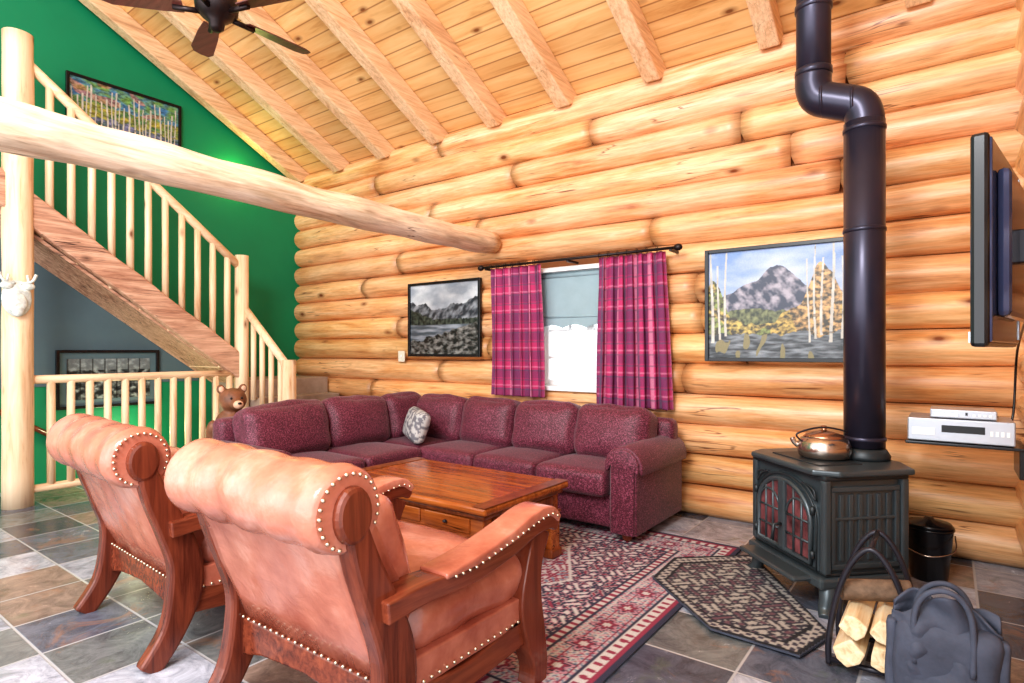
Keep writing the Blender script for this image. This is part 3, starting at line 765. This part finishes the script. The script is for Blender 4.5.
for s in (-1, 1):
    for zz in (.33, .43): tube('muntin_h', [(s*.03, -.246, zz), (s*.222, -.246, zz)], .0065, I, g, 6)
    for xx in (.09, .155): tube('muntin_v', [(s*xx, -.246, .24), (s*xx, -.246, .43+.165*math.sqrt(1-(xx/.225)**2))], .0065, I, g, 6)
    pts = [(s*(.125+.095*math.cos(t*math.pi/10)), -.247, .43+.10*math.sin(t*math.pi/10)) for t in range(11)]
    tube('gothic', pts, .0065, I, g, 6)
    for zz in (.28, .50): tube('hinge', [(s*.245, -.25, zz-.02), (s*.245, -.25, zz+.02)], .012, ID, g, 8)
    for xx in (-.05, .05): tube('spandrel', cr([(s*.16+xx*.3, -.238, .62), (s*.22+xx*.4, -.240, .60), (s*.25, -.238, .55)]), .006, ID, g, 6)
tube('door_handle', [(.015, -.27, .37), (.015, -.31, .37), (.015, -.32, .29)], .009, ID, g, 8)
for s in (-1, 1):
    x = s*.29
    def sb(nm, lo, hi, dd, mt):
        xs = sorted((x, x+s*dd)); box(nm, (xs[0], lo[0], lo[1]), (xs[1], hi[0], hi[1]), mt, g, .004)
    sb('side_frame', (-.19, .22), (.19, .245), .015, I); sb('side_frame_t', (-.19, .60), (.19, .625), .015, I)
    sb('side_frame_a', (-.19, .245), (-.165, .60), .015, I); sb('side_frame_b', (.165, .245), (.19, .60), .015, I)
    sb('side_frame_c', (-.165, .46), (.165, .475), .013, I)
    for k in range(6): sb('rib', (-.14+.052*k, .26), (-.115+.052*k, .585), .009, I)
lathe('flue_collar', [(.12, 0), (.125, .02), (.108, .05), (.1, .06)], (.035, .215, .71), ID, g)
box('rear_shield', (-.27, .215, .2), (.27, .245, .62), ID, g, .01)
cz, sz = math.cos(rz), math.sin(rz)
px, py = SCN.x+.035*cz-.215*sz, SCN.y+.035*sz+.215*cz
g = group('stove_pipe', (px, py, .74), wc=True)
def pt(nm, pts, r): tube(nm, pts, r, M['pipe'], g, 28)
pt('lower_section', [(px, py, .775), (px, py, 1.6), (px, py, 2.54)], .1)
for zz in (.82, 1.95, 2.50): lathe('seam', [(.1, -.012), (.105, -.008), (.105, .008), (.1, .012)], (px, py, zz), M['pipe'], g, 28)
qx = px-.25
pt('elbow', cr([(px, py, 2.52), (px, py, 2.57), (px-.03, py, 2.64), (px-.125, py, 2.685), (qx+.03, py, 2.73), (qx, py, 2.80), (qx, py, 2.86)], 5), .095)
for (c, a) in (((px-.05, 2.655), 0), ((qx+.05, 2.715), 0)):
    tube('elbow_band', [(c[0]-.008, py, c[1]), (c[0]+.008, py, c[1])], .1, M['pipe'], g, 28)
pt('upper_section', [(qx, py, 2.84), (qx, py, 3.4), (qx, py, zc(py)+.05)], .09)
for zz in (2.88, 3.25): lathe('seam_up', [(.09, -.02), (.098, -.015), (.098, .015), (.09, .02)], (qx, py, zz), M['pipe'], g, 28)
lathe('ceiling_box', [(.14, 0), (.14, .12)], (qx, py, zc(py)-.1), M['pipe'], g, 28)
kx, ky, kz = SCN.x-.0, SCN.y-.01, .717
g = group('kettle', (kx, ky, kz), wc=True)
lathe('pot', [(.11, 0), (.125, .01), (.133, .04), (.130, .08), (.115, .105), (.09, .115)], (kx, ky, kz), M['steel'], g)
lathe('lid', [(.105, .108), (.09, .125), (.05, .14), (.02, .146), (.01, .152), (.018, .162), (.012, .172), (.003, .174)], (kx, ky, kz), M['copper'], g)
tube('spout', cr([(kx-.11, ky-.03, kz+.05), (kx-.14, ky-.04, kz+.075), (kx-.15, ky-.045, kz+.10)]), .014, M['steel'], g, 10)
tube('bail', cr([(kx-.10, ky-.075, kz+.09), (kx-.115, ky-.09, kz+.13), (kx, ky-.02, kz+.165), (kx+.115, ky+.08, kz+.13), (kx+.10, ky+.07, kz+.09)]), .005, M['black'], g, 8)
g = group('ash_bucket', (-.09, 4.12, 0))
lathe('pail', [(.085, 0), (.09, .01), (.115, .28), (.122, .29), (.115, .30), (.105, .29), (.08, .03)], (0, 0, 0), M['blk'], g)
lathe('lid', [(.12, .30), (.105, .32), (.03, .335), (.02, .35)], (0, 0, 0), M['blk'], g)
tube('bail', cr([(-.12, 0, .26), (-.115, -.08, .19), (0, -.135, .16), (.115, -.08, .19), (.12, 0, .26)]), .004, M['steel'], g, 6)
# log rack
g = group('firewood_rack', (-.25, 2.86, 0), wc=True)
xa, xb = -.395, -.10; xc = (xa+xb)/2
for y in (2.72, 3.0):
    tube('hoop', cr([(xa, y, .015), (xa, y, .12), (xa+.03, y, .30), (xa+.08, y, .44), (xc, y, .51), (xb-.08, y, .44), (xb-.03, y, .3), (xb, y, .12), (xb, y, .015)]), .012, M['black'], g, 10)
    tube('crossbar', [(xa, y, .035), (xb, y, .035)], .011, M['black'], g, 8)
for x in (xa+.03, xb-.03): tube('rail', [(x, 2.72, .035), (x, 3.0, .035)], .011, M['black'], g, 8)
tube('top_bar', [(xc, 2.72, .51), (xc, 3.0, .51)], .010, M['black'], g, 8)
w = group('firewood', (-.25, 2.84, .05), wc=True)
for i, (x, z, r, a) in enumerate([(-.315, .11, .058, .2), (-.20, .11, .055, 1.0), (-.30, .215, .052, 2.1), (-.20, .215, .05, .6)]):
    k_ = [1, .8, 1, .75, 1, .9, 1, .85]
    poly = [(x+r*k_[j]*math.cos(a+t), z+r*k_[j]*math.sin(a+t)) for j, t in enumerate([0, .6, 1.2, 2.0, 2.8, 3.6, 4.4, 5.4])]
    prism('split_log_%d' % i, poly, 'y', 2.64+.02*(i % 2), 3.06, M['fire'], w, .006)
tube('kindling_log', cr([(-.36, 2.78, .305), (-.25, 2.82, .315), (-.12, 2.86, .325)]), .042, M['bark'], w, 12, wob=.3)
# canvas carrier: two draped cloth panels over a slumped body with handles
g = group('log_carrier_bag', (-.01, 2.53, 0))
def panel(nm, ysgn, seed, wtop, wbot):
    def fn(u, w):
        z = .004+.43*w
        hw_ = wbot+(wtop-wbot)*w
        x = (u*2-1)*hw_
        fold = .022*math.sin(x*46+seed+2.2*math.sin(w*5+seed))*(.35+.65*w)+.016*math.sin(x*21-w*6+seed)
        crease = -.03*abs(N3(x*9+w*5, seed, w*5))
        edge = (1-abs(u*2-1)**3)
        y = ysgn*((.085-.055*w**1.5)*edge+fold*.8*edge+crease+.012)
        z += (.03*math.sin(x*24+seed)-.05*abs(u*2-1)**2)*cl((w-.6)/.4)
        return (x, y, z)
    o = grid(nm, fn, 70, 50, M['canvas'], g, lambda u, w: (1, 1, 1))
    m = o.modifiers.new('t', 'SOLIDIFY'); m.thickness = .008
panel('front_cloth', -1, 1.3, .155, .17); panel('back_cloth', 1, 4.1, .15, .17)
cushion('inner_bundle', (-.15, -.06, .004), (.15, .06, .36), M['canvas'], g, .05, wr=.02)
for s in (-1, 1): cushion('side_gusset', (s*.155-.018, -.03, .004), (s*.155+.018, .03, .34), M['canvas'], g, .015, wr=.008)
for y in (-.05, .03):
    tube('handle', cr([(-.085, y-.015, .22), (-.085, y-.005, .38), (-.055, y, .455), (0, y-.01, .485), (.05, y, .455), (.075, y-.005, .38), (.075, y-.015, .22)]), .010, M['canvas'], g, 8)
# ---------------------------------------------------------------- TV
a = Vector((.085, 2.45, 0)); b_ = Vector((.205, 3.15, 0)); d = (b_-a); ang = math.atan2(d.y, d.x); L_ = d.length; mid = (a+b_)/2
g = group('television', (mid.x, mid.y, 1.31), ang)
hL = L_/2
box('bezel', (-hL, -.02, 0), (hL, .03, .70), M['blk'], g, .012)
box('screen', (-hL+.04, .028, .07), (hL-.04, .034, .66), M['tvs'], g, 0)
box('speaker_bar', (-hL+.02, .03, .015), (hL-.02, .036, .05), M['silver'], g, 0)
box('back_panel', (-hL+.015, -.027, .015), (hL-.015, -.015, .685), M['tvb'], g, .006)
box('back_shell', (-hL+.1, -.065, .1), (hL-.08, -.025, .6), M['tvb'], g, .02)
box('silver_trim', (hL-.05, -.031, .03), (hL-.03, -.025, .67), M['silver'], g, .001)
box('wall_arm', (-.03, -.14, .30), (.03, -.06, .42), M['black'], g, .005)
box('wall_plate', (-.12, -.16, .2), (.12, -.14, .5), M['black'], g, .003)
g = group('av_shelf', (.07, 4.0, .80), wc=True)
box('shelf', (-.19, 3.85, .795), (.31, 4.22, .81), M['blk'], g, .004); box('bracket', (.285, 3.88, .65), (.315, 4.2, .81), M['blk'], g, .003)
def player(nm, x0, x1, y0, y1, z, h):
    g = group(nm, ((x0+x1)/2, (y0+y1)/2, z), wc=True)
    box('case', (x0, y0, z+.005), (x1, y1, z+h), M['silver'], g, .006); box('display', (x0+.15, y0-.003, z+h*.45), (x1-.12, y0, z+h*.75), M['blk'], g, 0)
    box('tray', (x0+.02, y0-.004, z+h*.3), (x0+.12, y0, z+h*.6), M['white'], g, 0)
    for k in range(4): box('button_%d' % k, (x1-.1+.022*k, y0-.004, z+h*.4), (x1-.088+.022*k, y0, z+h*.6), M['white'], g, 0)
player('dvd_player', -.18, .27, 3.86, 4.18, .81, .125); player('cable_box', -.08, .20, 3.88, 4.1, .935, .05)
g = group('cable', (.2, 4.3, .3), wc=True)
tube('cord', cr([(.25, 4.2, .82), (.29, 4.3, .95), (.30, 4.2, 1.3), (.29, 3.4, 1.5)]), .006, M['blk'], g, 6)
# ---------------------------------------------------------------- carved bear
bx, by = -4.98, 2.66
g = group('carved_bear', (bx, by, 0), math.radians(78))
bm = bmesh.new()
ell(bm, (0, 0, .42), (.17, .15, .28)); ell(bm, (0, -.02, .30), (.19, .17, .2)); ell(bm, (0, 0, .66), (.14, .12, .14))
ell(bm, (0, -.03, .87), (.112, .11, .105)); ell(bm, (0, -.13, .84), (.055, .075, .046))
for s in (-1, 1):
    ell(bm, (s*.09, 0, .965), (.038, .026, .042)); ell(bm, (s*.11, -.05, .12), (.08, .1, .14)); ell(bm, (s*.11, -.12, .045), (.075, .12, .045))
    ell(bm, (s*.17, -.06, .60), (.055, .07, .13), (.5, 0, s*.2)); ell(bm, (s*.13, -.17, .55), (.045, .10, .045)); ell(bm, (s*.09, -.24, .56), (.045, .045, .045))
o = bm_obj('body', bm, M['bear'], g, True)
m = o.modifiers.new('r', 'REMESH'); m.mode = 'VOXEL'; m.voxel_size = .013; m.use_smooth_shade = True
m = o.modifiers.new('s', 'SMOOTH'); m.factor = .5; m.iterations = 3
bm = bmesh.new(); ell(bm, (0, -.178, .84), (.042, .036, .036))
for s in (-1, 1): ell(bm, (s*.09, -.024, .965), (.022, .010, .026))
bm_obj('muzzle', bm, M['tan'], g, True)
bm = bmesh.new(); ell(bm, (0, -.213, .852), (.016, .010, .011)); ell(bm, (-.042, -.128, .89), (.010, .010, .010)); ell(bm, (.042, -.128, .89), (.010, .010, .010))
bm_obj('eyes_nose', bm, M['blk'], g, True)
box('welcome_board', (-.14, -.29, .5), (.14, -.27, .66), M['tan'], g, .01)
# ---------------------------------------------------------------- lights
wd = bpy.data.worlds.new('World'); SC.world = wd; wd.use_nodes = True
bg = wd.node_tree.nodes['Background']; bg.inputs[0].default_value = (.92, .96, 1, 1); bg.inputs[1].default_value = 1.8
def area(nm, loc, tgt, sx, sy, e, col=(1, 1, 1)):
    l = bpy.data.lights.new(nm, 'AREA'); l.shape = 'RECTANGLE'; l.size = sx; l.size_y = sy; l.energy = e; l.color = col
    o = bpy.data.objects.new(nm, l); o.location = loc; o.rotation_euler = (Vector(tgt)-Vector(loc)).to_track_quat('-Z', 'Y').to_euler(); C.collection.objects.link(o)
area('light_fill_behind', (-2.5, -2.0, 2.2), (-3, 4, 1.8), 6, 3, 130, (.98, .98, 1))  # added broad fill light behind the camera, no window built there
area('light_fill_high', (-1.2, -1.8, 4.2), (-4, 3, 1.2), 1.6, 1.0, 220)  # second added fill, high behind the camera, not a modelled opening
def pl(nm, loc, e, col, r=.1):
    l = bpy.data.lights.new(nm, 'POINT'); l.energy = e; l.color = col; l.shadow_soft_size = r
    o = bpy.data.objects.new(nm, l); o.location = loc; C.collection.objects.link(o)
pl('lamp_glow', (GX+.16, 3.70, 3.42), 6, (1, 1, .3), .05)
pl('lamp_stairwell', (GX+.35, 2.5, .38), 12, (1, 1, .6), .08)
cd = bpy.data.cameras.new('Camera'); cam = bpy.data.objects.new('Camera', cd); C.collection.objects.link(cam)
cam.location = (0, 0, 1.3); cam.rotation_euler = (math.radians(90), 0, math.radians(36.5))
cd.sensor_width = 36; cd.lens = 590/1024*36; cd.shift_y = 8.5/1024; cd.clip_start = .05
SC.camera = cam
